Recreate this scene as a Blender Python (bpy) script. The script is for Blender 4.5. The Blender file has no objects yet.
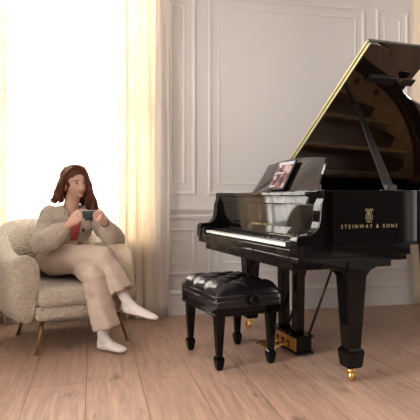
import bpy, bmesh, math, random
from mathutils import Vector, Matrix, noise
random.seed(7)
C = bpy.context.scene.collection
PI = math.pi
V = Vector

# ------------------------------------------------------------------ materials
def mat(name, col, rough=.5, metal=0, bump=None, var=None, coat=0, spec=.5, sheen=0, trans=0, sss=0):
    m = bpy.data.materials.new(name); m.use_nodes = True
    nt = m.node_tree; N = nt.nodes; L = nt.links
    p = N['Principled BSDF']
    p.inputs['Base Color'].default_value = (*col, 1)
    p.inputs['Roughness'].default_value = rough
    p.inputs['Metallic'].default_value = metal
    p.inputs['Specular IOR Level'].default_value = spec
    p.inputs['Coat Weight'].default_value = coat
    p.inputs['Coat Roughness'].default_value = .03
    p.inputs['Sheen Weight'].default_value = sheen
    if sss:
        p.inputs['Subsurface Weight'].default_value = sss
        p.inputs['Subsurface Radius'].default_value = (.02, .008, .004)
    tc = N.new('ShaderNodeTexCoord')
    if var:
        sc, amt, col2 = var
        n = N.new('ShaderNodeTexNoise'); n.inputs['Scale'].default_value = sc; n.inputs['Detail'].default_value = 4
        r = N.new('ShaderNodeMapRange'); r.inputs[1].default_value = .35; r.inputs[2].default_value = .65; r.inputs[4].default_value = amt
        x = N.new('ShaderNodeMix'); x.data_type = 'RGBA'
        x.inputs[6].default_value = (*col, 1); x.inputs[7].default_value = (*col2, 1)
        L.new(tc.outputs['Object'], n.inputs['Vector']); L.new(n.outputs['Fac'], r.inputs[0])
        L.new(r.outputs[0], x.inputs[0]); L.new(x.outputs[2], p.inputs['Base Color'])
    if bump:
        kind, sc, st, dist = bump
        if kind == 'voronoi':
            n = N.new('ShaderNodeTexVoronoi'); out = 'Distance'
        else:
            n = N.new('ShaderNodeTexNoise'); out = 'Fac'; n.inputs['Detail'].default_value = 3
        n.inputs['Scale'].default_value = sc
        b = N.new('ShaderNodeBump'); b.inputs['Strength'].default_value = st; b.inputs['Distance'].default_value = dist
        if kind == 'voronoi': b.invert = True
        L.new(tc.outputs['Object'], n.inputs['Vector']); L.new(n.outputs[out], b.inputs['Height']); L.new(b.outputs[0], p.inputs['Normal'])
    if trans:
        t = N.new('ShaderNodeBsdfTranslucent'); t.inputs[0].default_value = (*col, 1)
        mx = N.new('ShaderNodeMixShader'); mx.inputs[0].default_value = trans
        o = N['Material Output']
        L.new(p.outputs[0], mx.inputs[1]); L.new(t.outputs[0], mx.inputs[2]); L.new(mx.outputs[0], o.inputs[0])
    return m

M = {}
M['wall'] = mat('warm_white_wall', (.70, .672, .645), .6, bump=('noise', 90, .08, .002))
M['trim'] = mat('warm_white_trim', (.72, .692, .665), .5)
M['dark_wall'] = mat('darkened_unseen_wall', (.045, .038, .035), .7, bump=('noise', 90, .05, .002))  # unseen walls coloured dark so the piano lacquer reflects little light
M['ceiling'] = mat('ceiling_paint', (.8, .78, .76), .7, bump=('noise', 70, .05, .002))
M['lacquer'] = mat('black_lacquer', (.0035, .003, .003), .045, spec=.21, var=(2, .3, (.0045, .0035, .003)))
M['lid'] = mat('black_lid_lacquer', (.005, .0032, .0025), .04, spec=.5, coat=1, var=(2, .3, (.007, .004, .003)))
M['satin_black'] = mat('satin_black', (.005, .004, .004), .28, spec=.25, var=(20, .4, (.010, .008, .007)))
M['leather'] = mat('black_leather', (.006, .005, .006), .27, bump=('voronoi', 260, .12, .001), spec=.6)
M['gold'] = mat('brass', (.72, .46, .16), .28, 1, var=(30, .4, (.5, .3, .09)))
M['hinge'] = mat('polished_hinge_brass', (.48, .43, .25), .5, .5, var=(60, .3, (.7, .55, .2)))
M['gilt'] = mat('gilt_lettering', (.21, .15, .085), .5, .2, var=(80, .3, (.4, .3, .15)))
M['gilt_bright'] = mat('bright_gilt_lettering', (.62, .47, .26), .4, .3, var=(80, .3, (.5, .38, .2)))
M['plate'] = mat('bronze_iron_plate', (.74, .44, .20), .5, .3, var=(12, .5, (.32, .18, .07)))
M['soundboard'] = mat('amber_spruce', (.30, .14, .055), .4, var=(6, .5, (.22, .10, .04)))
M['rimwood'] = mat('inner_rim_mahogany', (.10, .035, .018), .25, var=(10, .6, (.06, .02, .01)))
M['string'] = mat('string_steel', (.5, .42, .36), .3, 1, var=(40, .3, (.4, .3, .25)))
M['ivory'] = mat('white_key_cover', (.82, .79, .74), .22, var=(40, .2, (.76, .73, .68)))
M['ebony'] = mat('black_key_cover', (.008, .008, .008), .3, var=(40, .3, (.014, .013, .012)))
M['felt'] = mat('red_felt', (.12, .02, .02), .9, bump=('noise', 200, .2, .001))
M['boucle'] = mat('cream_boucle', (.66, .575, .46), .95, bump=('voronoi', 75, .9, .012), var=(55, .8, (.50, .42, .32)), sheen=.3)
M['boucle2'] = mat('cream_boucle_seat', (.62, .54, .43), .95, bump=('voronoi', 75, .9, .012), var=(55, .8, (.47, .39, .30)), sheen=.3)
M['chairleg'] = mat('antique_brass_leg', (.32, .20, .09), .35, .8, var=(30, .5, (.22, .13, .05)))
M['skin'] = mat('skin', (.66, .40, .30), .5, sss=.15, var=(18, .35, (.62, .34, .26)), bump=('noise', 300, .04, .0005))
M['lips'] = mat('lips', (.46, .14, .13), .4, var=(60, .3, (.4, .1, .1)))
M['hair'] = mat('auburn_hair', (.10, .033, .021), .65, spec=.15, var=(140, .4, (.17, .058, .032)), bump=('noise', 220, .4, .002), trans=0)
M['eyewhite'] = mat('eye_white', (.7, .66, .62), .3, var=(40, .1, (.65, .6, .58)))
M['iris'] = mat('dark_iris', (.05, .03, .02), .2, var=(40, .3, (.03, .02, .015)))
M['brow'] = mat('brow_hair', (.10, .045, .03), .7, bump=('noise', 300, .4, .001))
M['cardigan'] = mat('oatmeal_knit', (.54, .46, .375), .95, bump=('noise', 130, .8, .006), var=(70, .7, (.44, .365, .29)), sheen=.2)
M['rib'] = mat('oatmeal_rib', (.52, .44, .355), .95, bump=('noise', 160, .8, .004), var=(70, .7, (.33, .27, .21)))
M['top'] = mat('coral_red_top', (.52, .10, .10), .8, bump=('noise', 120, .3, .002), var=(20, .4, (.42, .07, .08)))
M['trouser'] = mat('beige_cotton', (.54, .42, .335), .88, bump=('noise', 26, .35, .01), var=(9, .4, (.48, .37, .29)), sheen=.1)
M['sock'] = mat('white_knit_sock', (.72, .64, .60), .9, bump=('noise', 150, .4, .002), var=(30, .3, (.64, .56, .52)))
M['throw'] = mat('sand_throw', (.62, .50, .36), .95, bump=('noise', 110, .7, .004), var=(40, .5, (.54, .42, .29)))
M['button'] = mat('horn_button', (.09, .055, .035), .4, var=(60, .3, (.05, .03, .02)))
M['cup'] = mat('dark_slate_stoneware', (.035, .045, .05), .35, var=(60, .5, (.06, .065, .07)))
M['cupin'] = mat('pale_glazed_rim', (.55, .50, .45), .3, var=(60, .3, (.5, .45, .4)))
M['coffee'] = mat('coffee', (.05, .02, .01), .1, var=(30, .3, (.08, .035, .015)))
M['bracelet'] = mat('dark_leather_bracelet', (.12, .03, .03), .4, var=(60, .4, (.06, .02, .02)))
M['glassy'] = mat('tablet_black_glass', (.012, .012, .014), .12, coat=.6)
M['curtain'] = mat('cream_curtain', (.93, .84, .72), .85, bump=('noise', 240, .15, .001), var=(3, .3, (.88, .79, .63)), trans=.5)
M['curtain_edge'] = mat('pale_lined_curtain', (.86, .80, .74), .85, bump=('noise', 240, .15, .001), var=(3, .3, (.83, .77, .71)), trans=.25)

def sheer_mat():
    m = bpy.data.materials.new('added_sheer'); m.use_nodes = True; nt = m.node_tree; N = nt.nodes; L = nt.links
    N.remove(N['Principled BSDF']); o = N['Material Output']
    d = N.new('ShaderNodeBsdfDiffuse'); d.inputs[0].default_value = (.95, .94, .92, 1)
    t = N.new('ShaderNodeBsdfTranslucent'); t.inputs[0].default_value = (.97, .96, .94, 1)
    a = N.new('ShaderNodeMixShader'); a.inputs[0].default_value = .7
    tr = N.new('ShaderNodeBsdfTransparent'); b = N.new('ShaderNodeMixShader')
    w = N.new('ShaderNodeTexNoise'); w.inputs['Scale'].default_value = 40
    mr = N.new('ShaderNodeMapRange'); mr.inputs[3].default_value = .24; mr.inputs[4].default_value = .30
    L.new(w.outputs['Fac'], mr.inputs[0]); L.new(mr.outputs[0], b.inputs[0])
    L.new(d.outputs[0], a.inputs[1]); L.new(t.outputs[0], a.inputs[2])
    L.new(a.outputs[0], b.inputs[1]); L.new(tr.outputs[0], b.inputs[2]); L.new(b.outputs[0], o.inputs[0])
    return m
M['sheer'] = sheer_mat()
def glass_mat():
    m = bpy.data.materials.new('window_glass'); m.use_nodes = True; nt = m.node_tree; N = nt.nodes; L = nt.links
    N.remove(N['Principled BSDF']); o = N['Material Output']
    g = N.new('ShaderNodeBsdfGlossy'); g.inputs['Roughness'].default_value = .02
    tr = N.new('ShaderNodeBsdfTransparent'); b = N.new('ShaderNodeMixShader'); f = N.new('ShaderNodeFresnel'); f.inputs[0].default_value = 1.3
    L.new(f.outputs[0], b.inputs[0]); L.new(tr.outputs[0], b.inputs[1]); L.new(g.outputs[0], b.inputs[2]); L.new(b.outputs[0], o.inputs[0])
    return m
M['glass'] = glass_mat()

def floor_mat():
    m = bpy.data.materials.new('oak_planks'); m.use_nodes = True; nt = m.node_tree; N = nt.nodes; L = nt.links
    p = N['Principled BSDF']; tc = N.new('ShaderNodeTexCoord')
    mp = N.new('ShaderNodeMapping'); mp.inputs['Rotation'].default_value = (0, 0, PI/2)
    mp.inputs['Location'].default_value = (.05, .075, 0)
    L.new(tc.outputs['Object'], mp.inputs['Vector'])
    br = N.new('ShaderNodeTexBrick'); br.offset = .37; br.inputs['Scale'].default_value = 1
    br.inputs['Brick Width'].default_value = 1.55; br.inputs['Row Height'].default_value = .28
    br.inputs['Mortar Size'].default_value = .0022; br.inputs['Mortar Smooth'].default_value = .3
    br.inputs['Color1'].default_value = (.40, .25, .178, 1); br.inputs['Color2'].default_value = (.48, .31, .228, 1)
    br.inputs['Mortar'].default_value = (.16, .085, .055, 1)
    L.new(mp.outputs[0], br.inputs['Vector'])
    mg = N.new('ShaderNodeMapping'); mg.inputs['Scale'].default_value = (1.2, 14, 1); L.new(mp.outputs[0], mg.inputs['Vector'])
    g = N.new('ShaderNodeTexNoise'); g.inputs['Scale'].default_value = 3; g.inputs['Detail'].default_value = 8; g.inputs['Distortion'].default_value = .8
    L.new(mg.outputs[0], g.inputs['Vector'])
    r = N.new('ShaderNodeMapRange'); r.inputs[1].default_value = .3; r.inputs[2].default_value = .7; r.inputs[3].default_value = .74; r.inputs[4].default_value = 1.2
    L.new(g.outputs['Fac'], r.inputs[0])
    mk = N.new('ShaderNodeMapping'); mk.inputs['Scale'].default_value = (2.2, 5.5, 1); L.new(mp.outputs[0], mk.inputs['Vector'])
    k = N.new('ShaderNodeTexNoise'); k.inputs['Scale'].default_value = 1.7; k.inputs['Detail'].default_value = 3; L.new(mk.outputs[0], k.inputs['Vector'])
    kr = N.new('ShaderNodeMapRange'); kr.inputs[1].default_value = .62; kr.inputs[2].default_value = .75; kr.inputs[3].default_value = 1; kr.inputs[4].default_value = .5
    L.new(k.outputs['Fac'], kr.inputs[0])
    mul = N.new('ShaderNodeMath'); mul.operation = 'MULTIPLY'; L.new(r.outputs[0], mul.inputs[0]); L.new(kr.outputs[0], mul.inputs[1])
    vm = N.new('ShaderNodeVectorMath'); vm.operation = 'SCALE'; L.new(br.outputs['Color'], vm.inputs[0]); L.new(mul.outputs[0], vm.inputs['Scale'])
    L.new(vm.outputs[0], p.inputs['Base Color'])
    rr = N.new('ShaderNodeMapRange'); rr.inputs[3].default_value = .30; rr.inputs[4].default_value = .48; L.new(g.outputs['Fac'], rr.inputs[0]); L.new(rr.outputs[0], p.inputs['Roughness'])
    b = N.new('ShaderNodeBump'); b.inputs['Strength'].default_value = .25; b.inputs['Distance'].default_value = .002
    L.new(mul.outputs[0], b.inputs['Height']); L.new(b.outputs[0], p.inputs['Normal'])
    return m
M['floor'] = floor_mat()

def screen_mat():
    m = bpy.data.materials.new('tablet_screen_image'); m.use_nodes = True; nt = m.node_tree; N = nt.nodes; L = nt.links
    p = N['Principled BSDF']; tc = N.new('ShaderNodeTexCoord')
    n = N.new('ShaderNodeTexVoronoi'); n.inputs['Scale'].default_value = 34
    L.new(tc.outputs['Object'], n.inputs['Vector'])
    cr = N.new('ShaderNodeValToRGB'); e = cr.color_ramp.elements
    e[0].position = .15; e[0].color = (.03, .015, .02, 1); e[1].position = .9; e[1].color = (.45, .42, .45, 1)
    a = e.new(.45); a.color = (.14, .06, .055, 1); a = e.new(.65); a.color = (.26, .15, .12, 1)
    L.new(n.outputs['Color'], cr.inputs[0]); L.new(cr.outputs[0], p.inputs['Base Color'])
    L.new(cr.outputs[0], p.inputs['Emission Color']); p.inputs['Emission Strength'].default_value = .3
    p.inputs['Roughness'].default_value = .25
    return m
M['screen'] = screen_mat()
M['screenbar'] = mat('screen_caption_bar', (.5, .48, .52), .25, var=(60, .2, (.4, .38, .42)))

# ------------------------------------------------------------------ mesh helpers
def link(name, me, m, parent=None, smooth=False):
    o = bpy.data.objects.new(name, me); C.objects.link(o)
    if m: me.materials.append(M[m] if isinstance(m, str) else m)
    if parent: o.parent = parent
    if smooth:
        for p in me.polygons: p.use_smooth = True
    return o
def build(bm, name, m, parent=None, smooth=False, bevel=0, sub=0, solid=0, seg=2):
    bmesh.ops.recalc_face_normals(bm, faces=bm.faces)
    me = bpy.data.meshes.new(name); bm.to_mesh(me); bm.free()
    o = link(name, me, m, parent, smooth)
    if solid:
        s = o.modifiers.new('s', 'SOLIDIFY'); s.thickness = solid; s.offset = 0
    if bevel:
        b = o.modifiers.new('b', 'BEVEL'); b.width = bevel; b.segments = seg; b.limit_method = 'ANGLE'; b.angle_limit = math.radians(35)
    if sub:
        s = o.modifiers.new('u', 'SUBSURF'); s.levels = sub; s.render_levels = sub
    return o
def box(bm, lo, hi, mtx=None):
    vs = []
    for z in (lo[2], hi[2]):
        for x, y in ((lo[0], lo[1]), (hi[0], lo[1]), (hi[0], hi[1]), (lo[0], hi[1])):
            p = V((x, y, z)); vs.append(bm.verts.new(mtx @ p if mtx else p))
    for f in ((3, 2, 1, 0), (4, 5, 6, 7), (0, 1, 5, 4), (1, 2, 6, 5), (2, 3, 7, 6), (3, 0, 4, 7)):
        bm.faces.new([vs[i] for i in f])
def loft(bm, rings, cap=True, close=False):
    R = [[bm.verts.new(p) for p in r] for r in rings]
    n = len(R[0])
    pairs = list(zip(R, R[1:])) + ([(R[-1], R[0])] if close else [])
    for a, b in pairs:
        for i in range(n):
            bm.faces.new((a[i], a[(i+1) % n], b[(i+1) % n], b[i]))
    if cap and not close:
        bm.faces.new(R[0][::-1]); bm.faces.new(R[-1])
def frame_dirs(pts):
    pts = [V(p) for p in pts]; out = []; ref = None
    for i, p in enumerate(pts):
        t = (pts[min(i+1, len(pts)-1)] - pts[max(i-1, 0)]).normalized()
        if ref is None:
            ref = V((0, 0, 1)) if abs(t.z) < .9 else V((1, 0, 0))
        a = (ref - t*ref.dot(t)).normalized(); ref = a
        out.append((p, t, a, t.cross(a)))
    return out
def tube(bm, pts, rad, n=10, cap=True, flat=1):
    fr = frame_dirs(pts); rings = []
    for i, (p, t, a, b) in enumerate(fr):
        r = rad[i] if isinstance(rad, (list, tuple)) else rad
        rings.append([p + a*r*math.cos(2*PI*k/n) + b*r*flat*math.sin(2*PI*k/n) for k in range(n)])
    loft(bm, rings, cap)
def capsule(bm, pts, rad, n=14):
    # rounded ends: add small end rings
    pts = [V(p) for p in pts]; rad = list(rad)
    d0 = (pts[0]-pts[1]).normalized(); d1 = (pts[-1]-pts[-2]).normalized()
    P = [pts[0]+d0*rad[0]*.9, pts[0]+d0*rad[0]*.6] + pts + [pts[-1]+d1*rad[-1]*.6, pts[-1]+d1*rad[-1]*.9]
    R = [rad[0]*.35, rad[0]*.78] + rad + [rad[-1]*.78, rad[-1]*.35]
    tube(bm, P, R, n)
def ell(bm, c, r, rot=None, seg=24):
    c = V(c); rings = []
    for j in range(1, seg//2):
        ph = PI*j/(seg//2)
        ring = []
        for k in range(seg):
            th = 2*PI*k/seg
            p = V((r[0]*math.sin(ph)*math.cos(th), r[1]*math.sin(ph)*math.sin(th), r[2]*math.cos(ph)))
            ring.append(c + (rot @ p if rot else p))
        rings.append(ring)
    loft(bm, rings, cap=False)
    bm.verts.ensure_lookup_table(); n = len(bm.verts); k = len(rings)
    first = bm.verts[n-seg*k:n-seg*k+seg]; last = bm.verts[n-seg:]
    for ring, s in ((first, 1), (last, -1)):
        tip = bm.verts.new(c + (rot @ V((0, 0, s*r[2])) if rot else V((0, 0, s*r[2]))))
        for i in range(seg): bm.faces.new((tip, ring[i], ring[(i+1) % seg]))
def lathe(bm, prof, c=(0, 0, 0), n=24, mtx=None):
    c = V(c); rings = []
    for r, z in prof:
        ring = [V((r*math.cos(2*PI*k/n), r*math.sin(2*PI*k/n), z)) for k in range(n)]
        rings.append([c + (mtx @ p if mtx else p) for p in ring])
    loft(bm, rings)
def prism(bm, poly, fn, t0, t1):
    # poly 2D list; fn(a,b,t)->point
    A = [bm.verts.new(fn(a, b, t0)) for a, b in poly]; B = [bm.verts.new(fn(a, b, t1)) for a, b in poly]
    n = len(poly)
    bm.faces.new(A[::-1]); bm.faces.new(B)
    for i in range(n): bm.faces.new((A[i], A[(i+1) % n], B[(i+1) % n], B[i]))
def catmull(pts, k=8, closed=False):
    out = []; n = len(pts)
    rng = range(n if closed else n-1)
    for i in rng:
        p0 = pts[(i-1) % n] if closed or i > 0 else pts[i]; p1 = pts[i]; p2 = pts[(i+1) % n]
        p3 = pts[(i+2) % n] if closed or i+2 < n else p2
        for j in range(k):
            t = j/k
            out.append(tuple(.5*((2*b)+(-a+c)*t+(2*a-5*b+4*c-d)*t*t+(-a+3*b-3*c+d)*t**3) for a, b, c, d in zip(p0, p1, p2, p3)))
    if not closed: out.append(tuple(pts[-1]))
    return out
def applied(o):
    dg = bpy.context.evaluated_depsgraph_get()
    me = bpy.data.meshes.new_from_object(o.evaluated_get(dg)); old = o.data
    o.modifiers.clear(); o.data = me
    return o
def remesh(bm, name, m, parent, voxel, smooth=6, fac=.5):
    bmesh.ops.recalc_face_normals(bm, faces=bm.faces)
    me = bpy.data.meshes.new(name); bm.to_mesh(me); bm.free()
    o = link(name, me, m)
    r = o.modifiers.new('r', 'REMESH'); r.mode = 'VOXEL'; r.voxel_size = voxel
    s = o.modifiers.new('s', 'SMOOTH'); s.iterations = smooth; s.factor = fac
    bpy.context.view_layer.update()
    applied(o)
    for p in o.data.polygons: p.use_smooth = True
    if parent: o.parent = parent
    return o
def flat_shape(name, loops, thick, m, parent, mtx):
    cu = bpy.data.curves.new(name, 'CURVE'); cu.dimensions = '2D'; cu.fill_mode = 'BOTH'; cu.extrude = thick/2
    for lp in loops:
        s = cu.splines.new('POLY'); s.points.add(len(lp)-1); s.use_cyclic_u = True
        for i, (a, b) in enumerate(lp): s.points[i].co = (a, b, 0, 1)
    return from_curve(cu, name, m, parent, mtx)
def from_curve(cu, name, m, parent, mtx):
    t = bpy.data.objects.new('tmp', cu); C.objects.link(t); bpy.context.view_layer.update()
    dg = bpy.context.evaluated_depsgraph_get()
    me = bpy.data.meshes.new_from_object(t.evaluated_get(dg)); bpy.data.objects.remove(t)
    me.transform(mtx); me.materials.clear()
    return link(name, me, m, parent)
def text(body, size, name, m, parent, mtx, space=1.0, ex=.0006):
    cu = bpy.data.curves.new(name, 'FONT'); cu.body = body; cu.size = size; cu.extrude = ex
    cu.align_x = 'CENTER'; cu.space_character = space
    return from_curve(cu, name, m, parent, mtx)
def thing(name, label, cat, loc=(0, 0, 0), rz=0, group=None):
    o = bpy.data.objects.new(name, None); C.objects.link(o); o.empty_display_size = .1
    o.location = loc; o.rotation_euler = (0, 0, rz); o['label'] = label; o['category'] = cat
    if group: o['group'] = group
    return o
def tag(o, label, cat, group=None):
    o['label'] = label; o['category'] = cat
    if group: o['group'] = group
    return o
def struct(o): o['kind'] = 'structure'; return o

# ------------------------------------------------------------------ camera
HORIZ, F, H = 198.3, 530.0, .96
cam = bpy.data.cameras.new('camera'); co = bpy.data.objects.new('camera', cam); C.objects.link(co)
co.location = (0, 0, H); co.rotation_euler = (PI/2, 0, 0)
cam.sensor_width = 36; cam.lens = F/420*36; cam.shift_y = -(210-HORIZ)/420; cam.clip_start = .02
bpy.context.scene.camera = co
def P(x, y, d): return V(((x-210)*d/F, d, H-(y-HORIZ)*d/F))

# ------------------------------------------------------------------ room  (s along back wall, d outward, w up)
RA = math.atan2(.215, .977)
RM = Matrix.Translation(V((-.345, 4.356, 0))) @ Matrix.Rotation(RA, 4, 'Z')
S0, S1, D0, CEIL = -2.3, 3.9, -6.6, 3.05
def room(bm, name, m, bevel=0, smooth=False, solid=0):
    o = build(bm, name, m, None, smooth, bevel, solid=solid); o.matrix_world = RM; return o
bm = bmesh.new(); box(bm, (S0-.2, D0-.2, -.1), (S1+.2, .3, 0)); struct(room(bm, 'floor', 'floor'))
bm = bmesh.new(); box(bm, (S0-.2, D0-.2, CEIL), (S1+.2, .3, CEIL+.1)); struct(room(bm, 'ceiling', 'ceiling'))
def wall_with_openings(bm, a0, a1, opens, mk):
    # strips between openings; opens = [(a,b,w0,w1)]
    x = a0
    for (a, b, w0, w1) in sorted(opens):
        mk(bm, x, a, 0, CEIL)
        mk(bm, a, b, 0, w0); mk(bm, a, b, w1, CEIL); x = b
    mk(bm, x, a1, 0, CEIL)
WB = [(-1.56, -.10, .60, 2.62), (2.42, 3.3, .42, 2.62)]
bm = bmesh.new(); wall_with_openings(bm, S0-.2, S1+.2, WB, lambda b, a, c, e, f: box(b, (a, 0, e), (c, .2, f))); struct(room(bm, 'wall_back', 'wall'))
WL = [(-5.6, -4.2, .4, 2.7), (-3.6, -2.2, .4, 2.7)]
bm = bmesh.new(); wall_with_openings(bm, D0, 0, WL, lambda b, a, c, e, f: box(b, (S0-.2, a, e), (S0, c, f))); struct(room(bm, 'wall_left', 'wall'))
bm = bmesh.new(); wall_with_openings(bm, D0, 0, [(-4.6, -3.0, .4, 2.7)], lambda b, a, c, e, f: box(b, (S1, a, e), (S1+.2, c, f))); struct(room(bm, 'wall_right', 'dark_wall'))
bm = bmesh.new(); box(bm, (S0-.2, D0-.2, 0), (S1+.2, D0, CEIL)); struct(room(bm, 'wall_front', 'dark_wall'))
# windows
nwin = [0]
def window(a0, a1, w0, w1, cols, rows, fn, wide=()):
    nwin[0] += 1; n = nwin[0]
    e = bpy.data.objects.new('window_%d' % n, None); C.objects.link(e); e.matrix_world = RM; struct(e)
    bm = bmesh.new()
    def b(x0, x1, z0, z1, y0=.05, y1=.10):
        p, q = fn(x0, y0), fn(x1, y1)
        box(bm, (min(p[0], q[0]), min(p[1], q[1]), z0), (max(p[0], q[0]), max(p[1], q[1]), z1))
    f = .05
    b(a0, a0+f, w0, w1); b(a1-f, a1, w0, w1); b(a0, a1, w0, w0+f); b(a0, a1, w1-f, w1)
    for c in cols: b(c-.011, c+.011, w0, w1, .06, .09)
    for r in rows: b(a0, a1, r-.011, r+.011, .06, .09)
    for r in wide: b(a0, a1, r-.03, r+.03, .05, .10)
    build(bm, 'window_frame', 'trim', e, bevel=.003)
    bm = bmesh.new(); p, q = fn(a0+f, .073), fn(a1-f, .077)
    box(bm, (min(p[0], q[0]), min(p[1], q[1]), w0+f), (max(p[0], q[0]), max(p[1], q[1]), w1-f))
    build(bm, 'window_glass', 'glass', e)
    bm = bmesh.new(); p, q = fn(a0-.03, -.035), fn(a1+.03, .05)
    box(bm, (min(p[0], q[0]), min(p[1], q[1]), w0-.03), (max(p[0], q[0]), max(p[1], q[1]), w0))
    build(bm, 'window_sill', 'trim', e, bevel=.004)
back = lambda a, y: (a, y); left = lambda a, y: (S0-y, a); right = lambda a, y: (S1+y, a)
window(-1.56, -.10, .60, 2.62, (-1.33, -.335, -1.095, -.833, -.571), (2.12, 1.245, .80), back, (1.69,))
window(2.42, 3.3, .42, 2.62, (2.86,), (2.12, 1.245, .80), back, (1.69,))
for a, c in ((-5.6, -4.2), (-3.6, -2.2)): window(a, c, .4, 2.7, ((a+c)/2,), (1.1, 1.8), left)
window(-4.6, -3.0, .4, 2.7, (-3.8,), (1.1, 1.8), right)  # unseen window, added only for light from the right
# panelling
ntrim = [0]
def trim(bm, bevel=.004):
    ntrim[0] += 1; return struct(room(bm, 'trim_%d' % ntrim[0], 'trim', bevel))
def ring(bm, a0, a1, w0, w1, t, d):
    d *= .62
    # mitred moulding with a sloping profile
    prof = [(0, 0), (0, -d*.6), (t*.25, -d), (t*.55, -d), (t*.7, -d*.5), (t, -d*.35), (t, 0)]
    cs = [(a0, w0, 1, 1), (a1, w0, -1, 1), (a1, w1, -1, -1), (a0, w1, 1, -1)]
    rings = [[V((x+sx*o, y, z+sz*o)) for o, y in prof] for x, z, sx, sz in cs]
    loft(bm, rings, close=True)
def panel(a0, a1, w0, w1, off):
    bm = bmesh.new()
    ring(bm, a0, a1, w0, w1, .034, .022)
    ring(bm, a0+off, a1-off, w0+off, w1-off, .02, .010)
    trim(bm, 0)
up = ((-.065, .234, .09), (.337, 1.771, .085), (1.879, 2.2, .078), (-2.1, -1.68, .085), (3.4, 3.8, .085))
for a0, a1, off in up:
    panel(a0, a1, .987, 2.655, off); panel(a0, a1, .323, .713, off)
segs = [(S0, -1.62), (-.04, 2.37), (3.35, S1)]
for a0, a1 in segs:
    bm = bmesh.new(); prof = [(0, .79), (-.012, .79), (-.016, .815), (-.012, .825), (-.03, .855), (-.036, .862), (-.036, .878), (0, .882)]
    loft(bm, [[V((a, y, z)) for y, z in prof] for a in (a0, a1)]); trim(bm, 0)
def baseboard(nm, p0, p1, nrm):
    prof = [(0, 0), (.022, 0), (.022, .165), (.030, .172), (.030, .182), (.014, .196), (.006, .204), (0, .204)]
    bm = bmesh.new(); loft(bm, [[V((p[0]+nrm[0]*y, p[1]+nrm[1]*y, z)) for y, z in prof] for p in (p0, p1)])
    struct(room(bm, nm, 'trim'))
baseboard('baseboard_back', (S0, 0), (S1, 0), (0, -1)); baseboard('baseboard_left', (S0, D0), (S0, 0), (1, 0)); baseboard('baseboard_right', (S1, D0), (S1, 0), (-1, 0))
bm = bmesh.new(); loft(bm, [[V((a, y, z)) for y, z in ((0, 2.88), (-.02, 2.88), (-.05, 2.93), (-.10, 3.0), (-.12, 3.03), (-.12, CEIL), (0, CEIL))] for a in (S0, S1)]); trim(bm, 0)

# curtains
def curtain(name, a0, a1, dc, amp, fold, label, parts=None, z0=.012, z1=2.86, m='curtain', th=.004, ph=0, group=None, flare=1.0):
    def sheet(x0, x1, mm, parent, nm):
        n = max(8, int((x1-x0)/.008)); bm = bmesh.new(); rows = 26; R = []
        for j in range(rows+1):
            z = z0+(z1-z0)*j/rows; row = []
            for i in range(n+1):
                a = x0+(x1-x0)*i/n; t = (a-a0)/fold
                g = .75+.25*math.sin(t*.9+z*.35+ph)
                y = dc + amp*g*(math.sin(2*PI*t+.5*math.sin(z*.8+t)) + .28*math.sin(2*PI*t*2.3+ph+z*.3))
                row.append(bm.verts.new((a+(a-a1)*(flare-1)*(1-j/rows)+.004*math.sin(z*3+t*4), y, z)))
            R.append(row)
        for r0, r1 in zip(R, R[1:]):
            for i in range(n): bm.faces.new((r0[i], r0[i+1], r1[i+1], r1[i]))
        return build(bm, nm, mm, parent, True, solid=th)
    if parts:
        e = thing(name, label, 'curtain'); e.matrix_world = RM
        if group: e['group'] = group
        for x0, x1, mm, nm in parts: sheet(x0, x1, mm, e, nm)
        return e
    o = sheet(a0, a1, m, None, name); o.matrix_world = RM; tag(o, label, 'curtain', group); return o
curtain('curtain', -.405, -.005, -.10, .035, .088, 'cream curtain hanging between bright window and piano, beside the seated woman',
        parts=[(-.405, -.115, 'curtain', 'curtain_panel'), (-.115, -.005, 'curtain_edge', 'leading_edge')], ph=1)
curtain('curtain', -1.72, -1.235, -.10, .035, .085, 'cream curtain at the far left edge of the window behind the armchair', ph=2)
curtain('curtain', 2.20, 2.62, -.08, .03, .09, 'cream curtain on the right, behind the open piano lid', ph=.5)
curtain('added_window_sheer', -1.62, -.06, -.035, .008, .07, 'added white translucent sheet that whitens the window behind the armchair', m='sheer', th=0, z0=.03, z1=2.8)  # invented sheet, added so the backlit window burns out to white
for k, (a, b) in enumerate(((-1.75, -.0),(2.1, 3.5))):
    bm = bmesh.new(); tube(bm, [(a, -.07, 2.88), (b, -.07, 2.88)], .014, 12)
    for s in (a, b): ell(bm, (s, -.07, 2.88), (.025, .025, .025), seg=12)
    for s in (a+.1, b-.1): box(bm, (s-.008, -.07, 2.872), (s+.008, 0, 2.888))
    o = room(bm, 'curtain_rod', 'gold', smooth=True); tag(o, ('brass curtain rod above the window behind the woman', 'brass curtain rod above the curtain behind the piano')[k], 'curtain rod')

# ------------------------------------------------------------------ piano   (u along length, v across from treble side, w up)
TH = math.radians(20.05); W = 1.48
pi_ = thing('grand_piano', 'black lacquered grand piano with open lid and brass casters', 'piano', (.415, 2.51, 0), TH)
def pp(bm, name, m='lacquer', parent=pi_, **k): return build(bm, name, m, parent, **k)
bent = [(.70, 0), (.80, .035), (.92, .16), (1.08, .34), (1.28, .455), (1.50, .55), (1.72, .70), (1.90, .90), (2.03, 1.12), (2.09, 1.32), (2.06, 1.45), (1.96, 1.48)]
bentc = catmull(bent, 5)
outer = [(.145, 0)] + bentc + [(.145, W)]
def offset(poly, t):
    out = []
    for i, p in enumerate(poly):
        a = V(poly[max(i-1, 0)]); b = V(poly[min(i+1, len(poly)-1)]); d = (b-a).normalized()
        out.append((p[0]-d.y*t, p[1]+d.x*t))
    return out
inner = offset(outer, .075)
bm = bmesh.new()
Z0r, Z1r = .72, 1.0
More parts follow.
